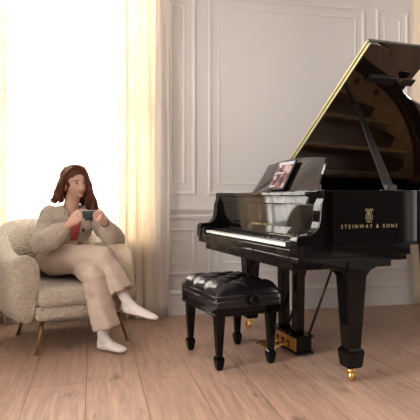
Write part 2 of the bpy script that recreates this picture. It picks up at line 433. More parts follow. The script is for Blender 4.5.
rings = [[V((o[0], o[1], Z0r)), V((o[0], o[1], Z1r)), V((i[0], i[1], Z1r)), V((i[0], i[1], Z0r))] for o, i in zip(outer, inner)]
loft(bm, rings); pp(bm, 'rim', bevel=.003)
# inner veneer skin
inn2 = offset(outer, .079)
bm = bmesh.new(); loft(bm, [[V((i[0], i[1], .80)), V((i[0], i[1], .985)), V((j[0], j[1], .985)), V((j[0], j[1], .80))] for i, j in list(zip(offset(outer, .0745), inn2))[1:-1]])
pp(bm, 'rim_veneer', 'rimwood')
# lower case skirt and key bed
for v0, v1 in ((0, .09), (W-.09, W)):
    bm = bmesh.new(); box(bm, (.03, v0, .672), (.66, v1, .72)); pp(bm, 'case_skirt', bevel=.002)
bm = bmesh.new(); box(bm, (.006, .004, .645), (.64, W-.004, .671)); box(bm, (.03, .1, .60), (.62, W-.1, .645)); pp(bm, 'key_bed', bevel=.003)
# arms with scroll
armprof = [(0, .672), (-.004, .70), (-.004, .755), (.004, .775), (.02, .782)] + [(.05, .782), (.075, .785), (.095, .795), (.112, .815), (.122, .845), (.126, .88), (.126, .90), (.132, .93), (.1455, .96), (.1455, 1.0), (.20, 1.0), (.20, .672)]
for v0, v1 in ((0, .075), (W-.075, W)):
    bm = bmesh.new(); prism(bm, armprof, lambda a, b, t: V((a, t, b)), v0, v1); pp(bm, 'arm', bevel=.006, seg=3)
for v0, v1 in ((.076, .135), (W-.135, W-.076)):
    bm = bmesh.new(); prism(bm, [(.004, .672), (.004, .745), (.015, .757), (.14, .757), (.14, .672)], lambda a, b, t: V((a, t, b)), v0, v1); pp(bm, 'key_block', bevel=.004)
bm = bmesh.new(); box(bm, (.002, .076, .672), (.018, W-.076, .708)); pp(bm, 'key_slip', bevel=.003)
bm = bmesh.new(); box(bm, (.15, .076, .672), (.16, W-.076, .73)); pp(bm, 'key_rail', 'satin_black')
# keys
kw = (W-.27)/52; kme = None
bm = bmesh.new(); box(bm, (.0, .0006, 0), (.14, kw-.0006, .016)); bmesh.ops.bevel(bm, geom=bm.edges[:], offset=.0012, segments=1, affect='EDGES')
wk = bpy.data.meshes.new('white_key'); bm.to_mesh(wk); bm.free(); wk.materials.append(M['ivory'])
bm = bmesh.new(); prism(bm, [(0, 0), (.006, .011), (.095, .012), (.095, 0)], lambda a, b, t: V((a, t, b)), 0, .011)
bk = bpy.data.meshes.new('black_key'); bm.to_mesh(bk); bm.free(); bk.materials.append(M['ebony'])
for i in range(52):
    o = bpy.data.objects.new('white_key', wk); C.objects.link(o); o.parent = pi_; o.location = (.019, .135+i*kw, .717)
    j = (51-i)  # from bass
    nt_ = 'ABCDEFG'[j % 7]
    if nt_ in 'ACDFG' and j < 51:
        o = bpy.data.objects.new('black_key', bk); C.objects.link(o); o.parent = pi_; o.location = (.062, .135+i*kw-.0055, .7335)
bm = bmesh.new(); box(bm, (.152, .136, .733), (.156, W-.136, .745)); pp(bm, 'felt_strip', 'felt')
# fallboard & shelf
bm = bmesh.new(); prism(bm, [(.158, .742), (.152, .750), (.159, .762), (.160, .80), (.1525, .93), (.185, .93), (.185, .742)], lambda a, b, t: V((a, t, b)), .077, W-.077)
pp(bm, 'fallboard', bevel=.004)
bm = bmesh.new(); box(bm, (.152, .077, .93), (.20, W-.077, .972)); pp(bm, 'shelf_apron', bevel=.003)
bm = bmesh.new(); box(bm, (.135, .05, .975), (.40, W-.05, .996)); box(bm, (.142, .07, .966), (.2, W-.07, .975)); pp(bm, 'music_shelf', bevel=.003)
# music desk
def desk_pt(a, b, t):   # a across (v), b up along desk, t thickness
    la = math.radians(62); return V((.335+b*math.cos(la)+t*math.sin(la), a, .998+b*math.sin(la)-t*math.cos(la)))
top = [(.45+(1.19-.45)*i/20, .225+.026*math.sin(PI*i/20)) for i in range(21)]
side_b = [(1.195, .225), (1.20, .19), (1.21, .12), (1.23, .05), (1.26, 0)]
side_t = [(.35, 0), (.39, .05), (.425, .12), (.44, .19)]
bm = bmesh.new(); prism(bm, top + side_b + side_t, desk_pt, 0, .016); pp(bm, 'music_desk', 'lid', bevel=.002)
bm = bmesh.new(); box(bm, (.315, .42, .996), (.335, 1.08, 1.006)); pp(bm, 'desk_ledge', bevel=.002)
for vv in (.65, .95):
    bm = bmesh.new(); tube(bm, [desk_pt(vv, .10, .018), (.50, vv, 1.0)], .004, 8); pp(bm, 'desk_strut', 'satin_black', smooth=True)
# interior
sb = offset(outer, .08)[1:-1]
bm = bmesh.new(); prism(bm, sb + [(.40, W-.08), (.40, .08)], lambda a, b, t: V((a, b, t)), .80, .812); pp(bm, 'soundboard', 'soundboard')
pl = [p for p in offset(outer, .095)[1:-1] if p[0] > .42]
pl = [(.42, .095)] + pl + [(.42, W-.095)]
def ov(cx, cy, rx, ry, rot=0, n=20): return [(cx+rx*math.cos(t)*math.cos(rot)-ry*math.sin(t)*math.sin(rot), cy+rx*math.cos(t)*math.sin(rot)+ry*math.sin(t)*math.cos(rot)) for t in [2*PI*i/n for i in range(n)]]
def quad(p, r=.03):
    out = []; n = len(p)
    for i in range(n):
        a, b, c = V(p[i-1]), V(p[i]), V(p[(i+1) % n])
        u1 = (a-b).normalized()*r; u2 = (c-b).normalized()*r
        for t in (0, .33, .66, 1): out.append(tuple((b+u1)*(1-t)**2 + b*2*t*(1-t) + (b+u2)*t*t))
    return out
holes = [ov(1.22, .60, .028, .028), ov(1.42, .665, .028, .028), ov(.64, .20, .022, .022), ov(.64, .42, .022, .022), ov(.63, .66, .022, .022), ov(.63, .92, .022, .022), ov(.63, 1.2, .022, .022),
         quad([(.72, .19), (.83, .24), (.86, .36), (.72, .36)]), quad([(.72, .40), (.87, .40), (1.12, .60), (1.10, .68), (.72, .60)], .03),
         quad([(.72, .65), (1.12, .73), (1.45, .78), (1.43, .88), (.72, .82)], .03), quad([(.72, .87), (1.45, .93), (1.72, 1.02), (1.7, 1.12), (.72, 1.08)], .03),
         quad([(.72, 1.13), (1.72, 1.17), (1.90, 1.24), (1.86, 1.33), (.72, 1.33)], .03)]
flat_shape('iron_plate', [pl] + holes, .014, 'plate', pi_, Matrix.Translation((0, 0, .90)))
bm = bmesh.new()
for v0, v1, u1 in ((.38, .38, .95), (.62, .70, 1.25), (.845, .905, 1.6), (1.105, 1.145, 1.85)):
    a, b = V((.56, v0, .925)), V((u1, v1, .925)); d = (b-a).normalized(); s = V((-d.y, d.x, 0))*.014
    prism(bm, [(-1, -.02), (1, -.02), (.6, .018), (-.6, .018)], lambda x, z, t: a+(b-a)*t+s*x+V((0, 0, z)), 0, 1)
box(bm, (.55, .12, .905), (.58, W-.12, .93))
pp(bm, 'plate_strut', 'plate', bevel=.004)
# rim line inside: where bentside u for a given v
def tail_u(v):
    c = [p for p in pl if abs(p[1]-v) < .03 and p[0] > .6]
    return max([p[0] for p in c] or [1.9])
bm = bmesh.new()
for i in range(96):
    v = .13+i*(W-.26)/95; fan = .02+.09*(i/95)
    u1 = min(tail_u(min(v+fan, W-.14))-.05, 1.95)
    tube(bm, [(.50, v, .934), (u1, min(v+fan, W-.12), .918)], .0011, 4)
o = pp(bm, 'string', 'string'); o['kind'] = 'stuff'
bm = bmesh.new()
for i in range(96):
    v = .13+i*(W-.26)/95
    for k in range(2):
        x = .445+.022*k+.006*(i % 3); box(bm, (x-.003, v-.003, .905), (x+.003, v+.003, .945))
o = pp(bm, 'tuning_pin', 'string'); o['kind'] = 'stuff'
bm = bmesh.new(); box(bm, (.655, .12, .938), (.70, W-.12, .952)); pp(bm, 'damper_rail', 'satin_black', bevel=.003)
bm = bmesh.new(); prism(bm, catmull([(1.0, .50), (1.2, .66), (1.5, .80), (1.75, 1.02), (1.72, 1.05), (1.45, .84), (1.15, .70), (.97, .54)], 4, True), lambda a, b, t: V((a, b, t)), .812, .895); pp(bm, 'bridge', 'rimwood')
# lid (hinge along bass side)
AL = math.radians(34.0)
def lidm(a, s, t): # t = up off lid
    return V((a, W - s*math.cos(AL) - t*(-math.sin(AL))*-1*-1, 1.004 + s*math.sin(AL) + t*math.cos(AL)))
def lidp(a, s, t): return V((a, W - s*math.cos(AL) + t*math.sin(AL), 1.006 + s*math.sin(AL) + t*math.cos(AL)))
lid_out = [(.615, 0), (.615, 1.465), (.66, 1.465)] + catmull([(.70, 1.455), (.79, 1.42), (.92, 1.29), (1.085, 1.12), (1.29, 1.025), (1.5, .945), (1.72, .80), (1.90, .60), (2.03, .38), (2.10, .17), (2.08, .03), (2.0, 0)], 4)
bm = bmesh.new(); prism(bm, lid_out, lidp, 0, .022); pp(bm, 'lid', 'lid', bevel=.002)
bm = bmesh.new(); prism(bm, [(.615, 0), (.615, 1.465), (1.09, 1.465), (1.09, 0)], lidp, .027, .047); pp(bm, 'front_lid_flap', 'lid', bevel=.002)
for t0, t1 in ((.003, .019), (.030, .044)):
    bm = bmesh.new(); prism(bm, [(.611, .01), (.611, 1.455), (.6145, 1.455), (.6145, .01)], lidp, t0, t1); pp(bm, 'lid_hinge', 'hinge')
for u0, s0, ln in ((.74, 1.22, .20), (1.0, 1.22, .08)):
    bm = bmesh.new(); prism(bm, [(u0, s0-.025), (u0, s0+.025), (u0+ln, s0+.025), (u0+ln, s0-.025)], lidp, -.016, -.001); pp(bm, 'lid_reflection_strip', 'satin_black', bevel=.003)  # dark strips imitating the music desk's reflection in the lid
for u in (.9, 1.5, 1.9):
    bm = bmesh.new(); box(bm, (u-.04, W-.001, .97), (u+.04, W+.006, 1.03)); pp(bm, 'side_hinge', 'gold', bevel=.002)
# prop
pa, pb = V((.575, .05, .995)), V((.79, W-1.0*math.cos(AL), 1.004+1.0*math.sin(AL)))
d = (pb-pa).normalized(); s1 = V((1, 0, 0)); s1 = (s1-d*s1.dot(d)).normalized(); s2 = d.cross(s1)
bm = bmesh.new(); loft(bm, [[pa+d*l+s1*w*a+s2*.009*b for a, b in ((-1, -1), (1, -1), (1, 1), (-1, 1))] for l, w in ((-.02, .022), (.0, .027), (.12, .026), (.5, .018), ((pb-pa).length-.004, .012))])
pp(bm, 'lid_prop', 'satin_black', bevel=.003)
bm = bmesh.new(); box(bm, (.52, .02, .985), (.63, .072, 1.004)); box(bm, (.545, .03, .99), (.60, .065, 1.03)); pp(bm, 'prop_bracket', 'satin_black', bevel=.003)
# lettering
T1 = Matrix.Translation((.408, -.0008, .812)) @ Matrix.Rotation(PI/2, 4, 'X')
text('STEINWAY & SONS', .026, 'side_lettering', 'gilt', pi_, T1, 1.62)
T2 = Matrix(((0, 0, -1, .1585), (-1, 0, 0, .745), (0, 1, 0, .797), (0, 0, 0, 1)))
text('STEINWAY & SONS', .018, 'fallboard_lettering', 'gilt_bright', pi_, T2, 1.75)
def emblem(mtx, sc, name):
    bm = bmesh.new()
    def c(pts, r): r *= .62; tube(bm, [mtx @ V((x*sc, y*sc, 0)) for x, y in catmull(pts, 5)], r*sc, 6)
    for s in (-1, 1):
        c([(s*.05, -.72), (s*.38, -.62), (s*.52, -.25), (s*.42, .15), (s*.30, .45), (s*.40, .78), (s*.62, .85)], .05)
        c([(s*.02, -.5), (s*.26, -.35), (s*.2, 0), (s*.06, .2), (s*.05, .5)], .045)
        c([(s*.66, .62), (s*.45, .95), (s*.15, .9), (0, .75)], .04)
    for x in (-.13, 0, .13): c([(x, -.5), (x, .8)], .025)
    c([(-.35, .72), (.35, .72)], .05); c([(-.4, -.85), (.4, -.85)], .06)
    pp(bm, name, 'gilt')
emblem(Matrix.Translation((.405, -.0008, .873)) @ Matrix.Rotation(PI/2, 4, 'X'), .037, 'side_emblem')
emblem(Matrix(((0, 0, -1, .1565), (-1, 0, 0, .745), (0, 1, 0, .852), (0, 0, 0, 1))), .026, 'fallboard_emblem')
# legs
def sq(cx, cy, h, z): return [V((cx-h, cy-h, z)), V((cx+h, cy-h, z)), V((cx+h, cy+h, z)), V((cx-h, cy+h, z))]
def piano_leg(cx, cy, bs=1, caster_ang=.6):
    bm = bmesh.new(); loft(bm, [sq(cx, cy, h, z) for h, z in ((.036, .168), (.055, .525), (.057, .56), (.057, .645))])
    lg = pp(bm, 'leg', bevel=.004)
    bm = bmesh.new(); prism(bm, [(-.20, .645), (-.20, .615), (-.17, .610), (-.14, .605), (-.09, .585), (-.06, .55), (-.052, .525), (.052, .525), (.06, .55), (.09, .585), (.14, .605), (.17, .610), (.20, .615), (.20, .645)],
              lambda a, b, t: V((cx+a*bs, cy+t, b)), -.047, .047); pp(bm, 'leg_bracket', parent=lg, bevel=.004)
    bm = bmesh.new(); loft(bm, [sq(cx, cy, h, z) for h, z in ((.037, .080), (.042, .088), (.050, .162), (.047, .172), (.036, .186))]); pp(bm, 'leg_block', parent=lg, bevel=.002)
    bm = bmesh.new(); lathe(bm, [(.004, .044), (.018, .050), (.026, .058), (.028, .066), (.022, .073), (.030, .080)], (cx, cy, 0), 20)
    R = Matrix.Rotation(caster_ang, 3, 'Z')
    off = V((cx, cy, 0))+R @ V((.014, 0, 0))
    rot = R @ Matrix.Rotation(PI/2, 3, 'X')
    lathe(bm, [(.006, -.012), (.027, -.011), (.030, -.004), (.030, .004), (.027, .011), (.006, .012)], off+V((0, 0, .0305)), 20, rot)
    for s in (-.014, .014): lathe(bm, [(.010, -.002), (.013, 0), (.010, .002)], off+R @ V((0, s, 0))+V((0, 0, .031)), 12, rot)
    tube(bm, [off+R @ V((0, -.016, .031)), off+R @ V((0, -.016, .054)), V((cx, cy, .064)), off+R @ V((0, .016, .054)), off+R @ V((0, .016, .031))], .005, 8)
    pp(bm, 'caster', 'gold', parent=lg, smooth=True)
piano_leg(.392, .135); piano_leg(.372, 1.36, caster_ang=2.2); piano_leg(1.88, 1.2, .6)
bm = bmesh.new(); box(bm, (.64, .55, .66), (.72, W-.05, .72)); box(bm, (1.72, .98, .645), (1.84, W-.05, .722)); 
a = [(.68, .15), (1.72, 1.15)]
box(bm, (.64, .07, .66), (.70, .6, .72)); box(bm, (.70, 1.0, .66), (1.65, 1.07, .72)); pp(bm, 'under_beam', 'satin_black', bevel=.003)
# lyre
ly = bpy.data.objects.new('pedal_lyre', None)
bm = bmesh.new()
loft(bm, [[V((.385+a*.028, v0+b*h, z)) for a, b in ((-1, -1), (1, -1), (1, 1), (-1, 1))] for z, h, v0 in ((.13, .030, .68), (.60, .036, .668))])
ly = pp(bm, 'pedal_lyre', bevel=.005)
bm = bmesh.new()
loft(bm, [[V((.385+a*.028, v0+b*h, z)) for a, b in ((-1, -1), (1, -1), (1, 1), (-1, 1))] for z, h, v0 in ((.13, .030, .86), (.60, .036, .872))]); pp(bm, 'lyre_column', parent=ly, bevel=.005)
bm = bmesh.new(); box(bm, (.325, .595, .572), (.445, .945, .602)); pp(bm, 'lyre_head', parent=ly, bevel=.004)
bm = bmesh.new(); box(bm, (.335, .60, .03), (.435, .94, .115)); box(bm, (.325, .59, .115), (.445, .95, .13)); box(bm, (.325, .59, .018), (.445, .95, .032)); pp(bm, 'pedal_box', parent=ly, bevel=.003)
bm = bmesh.new(); box(bm, (.329, .608, .034), (.335, .932, .112)); pp(bm, 'pedal_plate', 'gold', parent=ly, bevel=.001)
for v in (.70, .77, .84):
    bm = bmesh.new(); loft(bm, [[V((x, v+b*h, z+c*.005)) for b, c in ((-1, -1), (1, -1), (1, 1), (-1, 1))] for x, h, z in ((.33, .010, .062), (.28, .011, .060), (.24, .019, .052), (.205, .024, .044), (.185, .018, .040))])
    pp(bm, 'pedal', 'gold', parent=ly, bevel=.002)
    bm = bmesh.new(); box(bm, (.3275, v-.016, .045), (.3295, v+.016, .085)); pp(bm, 'pedal_slot', 'satin_black', parent=ly)
bm = bmesh.new()
for v in (.64, .90):
    bm = bmesh.new(); tube(bm, [(.43, v, .10), (.66, v-.02 if v < .8 else v+.02, .68)], .008, 10); ell(bm, (.43, v, .10), (.014, .014, .014), seg=10); pp(bm, 'lyre_brace', 'satin_black', parent=ly, smooth=True)
bm = bmesh.new()
for v in (.70, .77, .84): tube(bm, [(.40, v, .12), (.40, v, .60)], .0035, 6)
pp(bm, 'pedal_rod', 'gold', parent=ly)

# tablet on the desk
tb = thing('tablet', 'dark tablet showing colourful pictures propped on the music desk', 'tablet'); tb.parent = None
PM = Matrix.Translation(V((.415, 2.51, 0))) @ Matrix.Rotation(TH, 4, 'Z')
la = math.radians(62); tbM = PM @ Matrix(((0, math.cos(la), -math.sin(la), .323), (-1, 0, 0, .865), (0, math.sin(la), math.cos(la), 1.0135), (0, 0, 0, 1)))
tb.matrix_world = tbM
tb.rotation_mode = 'XYZ'
bm = bmesh.new(); box(bm, (-.112, 0, -.006), (.112, .218, .007)); build(bm, 'tablet_body', 'glassy', tb, bevel=.003)
bm = bmesh.new(); box(bm, (-.102, .012, .007), (.102, .206, .0078)); build(bm, 'screen', 'screen', tb)
for x0, x1, y0, y1 in ((-.102, .102, .182, .206), (-.09, .03, .118, .128), (-.09, -.02, .022, .032)):
    bm = bmesh.new(); box(bm, (x0, y0, .0078), (x1, y1, .0083)); build(bm, 'screen_bar', 'screenbar', tb)

# ------------------------------------------------------------------ bench
BA = math.radians(23.5)
be = thing('piano_bench', 'black tufted leather piano bench with tapered legs in front of the keyboard', 'bench', (.115, 3.225, 0), BA)
bw, bl = .205, .268     # half along x (u), half along y (v)
bm = bmesh.new(); n1, n2 = 56, 72; G = []
btn = [(p, q) for p in (-.5, .5) for q in (-.66, 0, .66)] + [(0, q) for q in (-.33, .33)] + [(s, q) for s in (-1.0, 1.0) for q in (-.33, .33)]
for i in range(n1+1):
    p = -1+2*i/n1; row = []
    for j in range(n2+1):
        q = -1+2*j/n2
        ep = (1-abs(p))*bw/.06; eq = (1-abs(q))*bl/.06; e = min(ep, eq, 1)
        cr = math.sqrt(max(0, 1-(1-min(ep, 1))**2))*math.sqrt(max(0, 1-(1-min(eq, 1))**2))
        z = .415+.058*cr
        dmin = min(((p-a)*bw)**2+((q-b)*bl)**2 for a, b in btn)
        crease = min(abs(math.sin(PI*(p+q*1.515)+PI*.5)), abs(math.sin(PI*(p-q*1.515)+PI*.5)))
        z += cr*(.014*min(1, crease*1.8)**.5 - .022*math.exp(-dmin/.03**2))
        bulge = 1+.02*math.sin(PI*e*.5)
        row.append(bm.verts.new((p*bw, q*bl, z)))
    G.append(row)
for a, b in zip(G, G[1:]):
    for j in range(n2): bm.faces.new((a[j], b[j], b[j+1], a[j+1]))
bmesh.ops.recalc_face_normals(bm, faces=bm.faces)
ed = [e for e in bm.edges if e.is_boundary]
r = bmesh.ops.extrude_edge_only(bm, edges=ed)
vs = [v for v in r['geom'] if isinstance(v, bmesh.types.BMVert)]
for v in vs: v.co.z = .352
cu = build(bm, 'cushion', 'leather', be, smooth=True)
bm = bmesh.new()
for z, rr in ((.415, .005), (.385, .004)):
    tube(bm, [(-bw, -bl, z), (bw, -bl, z), (bw, bl, z), (-bw, bl, z), (-bw, -bl, z)], rr, 8)
build(bm, 'welt', 'leather', cu, smooth=True)
for a, b in btn[:8]:
    bm = bmesh.new(); ell(bm, (a*bw, b*bl, .462), (.009, .009, .005), seg=12); build(bm, 'cushion_button', 'leather', cu, smooth=True)
bm = bmesh.new(); box(bm, (-bw+.001, -bl+.001, .318), (bw-.001, bl-.001, .356)); box(bm, (-bw-.003, -bl-.003, .306), (bw+.003, bl+.003, .318)); build(bm, 'apron', 'lacquer', be, bevel=.003)
for sx in (-1, 1):
    for sy in (-1, 1):
        cx, cy = sx*.165, sy*.218
        bm = bmesh.new(); loft(bm, [sq(cx, cy, h, z) for h, z in ((.016, .075), (.028, .31))])
        lg = build(bm, 'leg', 'lacquer', be, bevel=.003)
        bm = bmesh.new(); loft(bm, [sq(cx, cy, h, z) for h, z in ((.013, 0), (.018, .012), (.025, .06), (.022, .072), (.016, .080))]); build(bm, 'leg_block', 'lacquer', lg, bevel=.002)
for sx in (-1,):
    bm = bmesh.new(); lathe(bm, [(.010, 0), (.010, .012), (.028, .014), (.031, .022), (.028, .032), (.012, .035)], (.02, sx*(bl+.002), .385), 20, Matrix.Rotation(-sx*PI/2, 3, 'X'))
    build(bm, 'height_knob', 'lacquer', be, smooth=True, bevel=.002)

# ------------------------------------------------------------------ armchair   local x = across (camera right), local y = backwards
CA = math.atan2(.56, .83)
ch = thing('armchair', 'cream boucle tub armchair with slim brass legs under the seated woman', 'armchair', (-.985, 3.67, 0), CA)
def section(t):
    # t 0..1 around from left front to right front
    path = catmull([(-.345, -.335), (-.375, -.10), (-.345, .16), (-.20, .30), (0, .325), (.20, .30), (.345, .16), (.375, -.10), (.345, -.335)], 8)
    f = t*(len(path)-1); i = min(int(f), len(path)-2); g = f-i
    p = V(path[i])*(1-g)+V(path[i+1])*g; dd = (V(path[i+1])-V(path[i])).normalized()
    nrm = V((-dd.y, dd.x))      # outward to left of travel
    return V((p.x*.93-.055, p.y)), nrm
bm = bmesh.new(); rings = []; NT = 44
for k in range(NT+1):
    t = k/NT; p, nrm = section(t)
    m_ = abs(t-.5)*2
    sm = 1-min(1, max(0, (m_-.18)/.62)); sm = sm*sm*(3-2*sm)
    h = .605+.21*sm + .02*max(0, m_-.85)/.15
    e = min(1, min(t, 1-t)/.035); e = math.sqrt(1-(1-e)**2)*.35+.65   # rounded ends
    lean = .06*sm
    prof = [(.030, .195), (.060, .26), (.078, .40), (.092+lean*.6, h-.10), (.088+lean, h-.035), (.045+lean, h), (-.005+lean, h-.005), (-.048+lean*.8, h-.045), (-.062+lean*.4, h-.13), (-.055, .36), (-.045, .24), (-.01, .195)]
    c0 = V((p.x, p.y)); zc = .40
    rr = []
    for o, z in prof:
        am_ = min(1, max(0, (m_-.45)/.35)); oo = o*e - (am_*.058*e if o < -.03 else am_*.03*e if o < .05 else 0)
        rr.append(V((c0.x+nrm.x*oo, c0.y+nrm.y*oo, zc+(z-zc)*(.94+.06*e))))
    rings.append(rr)
loft(bm, rings)
sh = build(bm, 'shell', 'boucle', ch, smooth=True, sub=2)
# inner back cushion with soft channels
bm = bmesh.new(); rings = []
for k in range(25):
    t = .24+.52*k/24; p, nrm = section(t); mm_ = abs(k/24-.5)*2; fh = .79-.13*mm_**2.5; th_ = .075*(1-mm_**4)+.01
    rr = []
    for o, z in [(-.03, .42), (-.05-th_*.8, .45), (-.05-th_, .56), (-.045-th_, .64), (-.02-th_*.85, fh-.06), (.01-th_*.4, fh+.01), (.03, fh-.02), (-.02, .6)]:
        rr.append(V((p.x+nrm.x*o, p.y+nrm.y*o, z)))
    rings.append(rr)
loft(bm, rings); build(bm, 'back_cushion', 'boucle2', ch, smooth=True, sub=2)
def rbox(bm, lo, hi, r=.04, n=5, fn=None):
    t = bmesh.new(); box(t, lo, hi); bmesh.ops.bevel(t, geom=t.edges[:], offset=r, segments=n, affect='EDGES', profile=.5)
    if fn:
        for v in t.verts: v.co = fn(v.co)
    me = bpy.data.meshes.new('t'); t.to_mesh(me); t.free(); bm.from_mesh(me); bpy.data.meshes.remove(me)
bm = bmesh.new(); rbox(bm, (-.31, -.35, .205), (.31, .28, .295), .03); build(bm, 'seat_base', 'boucle', ch, smooth=True)
bm = bmesh.new(); rbox(bm, (-.295, -.375, .285), (.295, .27, .40), .045, 6); build(bm, 'seat_cushion', 'boucle2', ch, smooth=True)
for x, y, sx, sy in ((-.25, -.26, -1, -1), (.25, -.26, 1, -1), (-.22, .20, -1, 1), (.22, .20, 1, 1)):
    bm = bmesh.new(); tube(bm, [(x+sx*.052, y+sy*.052, .004), (x, y, .215)], [.0095, .017], 12)
    lg = build(bm, 'leg', 'chairleg', ch, smooth=True)
    bm = bmesh.new(); lathe(bm, [(.014, 0), (.017, .003), (.016, .009), (.010, .013)], (x+sx*.052, y+sy*.052, 0), 16); build(bm, 'foot_cap', 'chairleg', lg, smooth=True)

# ------------------------------------------------------------------ throw over right arm
CM = Matrix.Translation(V((-.985, 3.67, 0))) @ Matrix.Rotation(CA, 4, 'Z')
tw = thing('throw_blanket', 'sand coloured fringed throw draped over the armchair arm beside the curtain', 'throw'); tw.matrix_world = CM
path = catmull([(-.02, .628), (-.14, .632), (-.25, .632), (-.325, .618), (-.372, .575), (-.388, .50), (-.394, .42), (-.398, .355)], 4)
bm = bmesh.new(); R = []
for k, (yy, zz) in enumerate(path):
    f = k/(len(path)-1); row = []
    for i in range(13):
        g = i/12; x = .150+.005*f + g*(.125+.045*f); inn = max(0, .40-g)/.40
        z = zz + .018 - .10*inn*inn*(1-f) - .05*f*f*(1-g); y = yy + .006*math.sin(g*9+f*5)*f
        row.append(bm.verts.new((x, y, z)))
    R.append(row)
for a, b in zip(R, R[1:]):
    for i in range(12): bm.faces.new((a[i], a[i+1], b[i+1], b[i]))
last = [v.co.copy() for v in R[-1]]
cl = build(bm, 'cloth', 'throw', tw, smooth=True, solid=.010, sub=1)
bm = bmesh.new()
for k in range(34):
    f = k/33*12; i = min(11, int(f)); q = last[i].lerp(last[i+1], f-i)
    tube(bm, [q, q+V((random.uniform(-.004, .004), -.004, -.04)), q+V((random.uniform(-.010, .012), -.002, -.085))], [.0035, .003, .0014], 5)
fr_ = build(bm, 'fringe', 'throw', tw, smooth=True); fr_['kind'] = 'stuff'
bm = bmesh.new()
R = []
for j in range(9):
    row = []
    for i in range(9):
        x = -.02+.115*i/8; yy = (-.30, -.345, -.375, -.392, -.396)[min(j//2, 4)] - .001*j; z = (.411, .411, .400, .380, .360)[min(j//2, 4)]-.002*j
        row.append(bm.verts.new((x, yy, z+.003*math.sin(i*1.7))))
    R.append(row)
for a, b in zip(R, R[1:]):
    for i in range(8): bm.faces.new((a[i], a[i+1], b[i+1], b[i]))
build(bm, 'cloth_corner', 'throw', tw, smooth=True, solid=.008)
bm = bmesh.new()
for j in range(22):
    x = -.02+.115*j/21
    tube(bm, [(x, -.405, .350), (x+random.uniform(-.006, .006), -.41, .32), (x+random.uniform(-.012, .012), -.407, random.uniform(.285, .305))], [.004, .003, .0015], 5)
fr_ = build(bm, 'fringe', 'throw', tw, smooth=True); fr_['kind'] = 'stuff'

# ------------------------------------------------------------------ woman
wo = thing('person', 'woman in an oatmeal cardigan and beige trousers sitting cross-legged, holding a cup', 'person', (-1.0, 3.7, 0))
IW = Matrix.Translation(V((1.0, -3.7, 0)))
def own(o):
    o.data.transform(IW); o.parent = wo; return o
PV = V((-1.03, 3.76, .535)); SD = V((.80, .60, 0)).normalized(); FD = V((.60, -.80, 0)).normalized()
NB = P(70.5, 206, 3.74)
RS, RE, RW = P(50, 214, 3.66), P(42, 243, 3.52), P(69.5, 224.5, 3.43)
LS, LE, LW = P(92, 213, 3.84), P(114, 239, 3.68), P(104.5, 222.5, 3.47)
RH, LH = PV-SD*.085, PV+SD*.085
RK, LK = P(104, 258, 3.45), P(94, 276, 3.38)
RAn, LAn = P(127, 301, 3.42), P(103.5, 337, 3.33)
CUP = P(89, 215.5, 3.42)
HC = P(75.5, 183.5, 3.70)
fy = math.radians(-50); hf = V((math.cos(fy), math.sin(fy), -.07)).normalized(); hl = V((0, 0, 1)).cross(hf).normalized(); hu = hf.cross(hl)
tilt = Matrix.Rotation(math.radians(5), 3, hf); hl = tilt @ hl; hu = tilt @ hu
HR = Matrix((hf, hl, hu)).transposed()      # local (fwd,left,up) -> world
def hp(x, y, z): return HC + HR @ V((x, y, z))*.94
def torso_ring(c, a, b, n=24, sd=SD, fd=FD): return [c+sd*a*math.cos(2*PI*k/n)+fd*b*math.sin(2*PI*k/n) for k in range(n)]
def torso(bm, g, top=True, low=0):
    sp = [PV+V((0, 0, -.06)), PV+V((0, 0, .03)), PV.lerp(NB, .35)-FD*.005, PV.lerp(NB, .60)+FD*.005, PV.lerp(NB, .80)+FD*.0, PV.lerp(NB, .92)-FD*.005, NB+V((0, 0, .0))]
    ra = [(.165, .115), (.165, .118), (.130, .10), (.150, .112), (.165, .10), (.140, .075), (.060, .055)]
    rings = [torso_ring(c, a+g, b+g) for c, (a, b) in zip(sp, ra)][low:]
    loft(bm, rings)
# body (one continuous skin surface)
bm = bmesh.new()
torso(bm, -.012)
capsule(bm, [NB-V((0, 0, .03)), NB.lerp(hp(-.02, 0, -.06), .5), hp(-.015, 0, -.05)], [.060, .050, .050], 18)
for a, b, c in ((RS, RE, RW), (LS, LE, LW)):
    capsule(bm, [a, a.lerp(b, .5), b], [.048, .042, .036]); capsule(bm, [b, b.lerp(c, .35), c], [.036, .037, .023])
for h, k, an in ((RH, RK, RAn), (LH, LK, LAn)):
    capsule(bm, [h, h.lerp(k, .5), k], [.080, .070, .052]); capsule(bm, [k, k.lerp(an, .3), an], [.050, .050, .030])
# feet cores
RT, LT = P(156, 317.5, 3.34), P(124, 350, 3.245)
RHe, LHe = P(124.5, 308.5, 3.435), P(101, 345.5, 3.355)
for an, he, tp in ((RAn, RHe, RT), (LAn, LHe, LT)):
    capsule(bm, [an, he.lerp(an, .2)], [.028, .024], 10); capsule(bm, [he, he.lerp(tp, .5), tp], [.022, .026, .012], 10)
# head
ell(bm, hp(-.012, 0, .035), (.093*.94, .073*.94, .082*.94), HR, 32)
ell(bm, hp(.022, 0, -.018), (.066, .056, .076), HR, 32)
ell(bm, hp(.050, 0, -.066), (.030, .030, .026), HR, 20)
ell(bm, hp(.073, 0, -.088), (.011, .016, .011), HR, 16)
for s in (-1, 1):
    ell(bm, hp(.052, s*.034, -.028), (.022, .018, .022), HR, 16)
    ell(bm, hp(-.012, s*.072, -.012), (.016, .006, .028), HR, 14)
    ell(bm, hp(.066, s*.026, .022), (.014, .024, .007), HR, 14)
    ell(bm, hp(.094, s*.009, -.036), (.007, .006, .006), HR, 12)
capsule(bm, [hp(.080, 0, .012), hp(.092, 0, -.015), hp(.101, 0, -.032)], [.006, .007, .009], 12)
ell(bm, hp(.082, 0, -.058), (.010, .020, .005), HR, 14); ell(bm, hp(.079, 0, -.068), (.010, .017, .006), HR, 14)
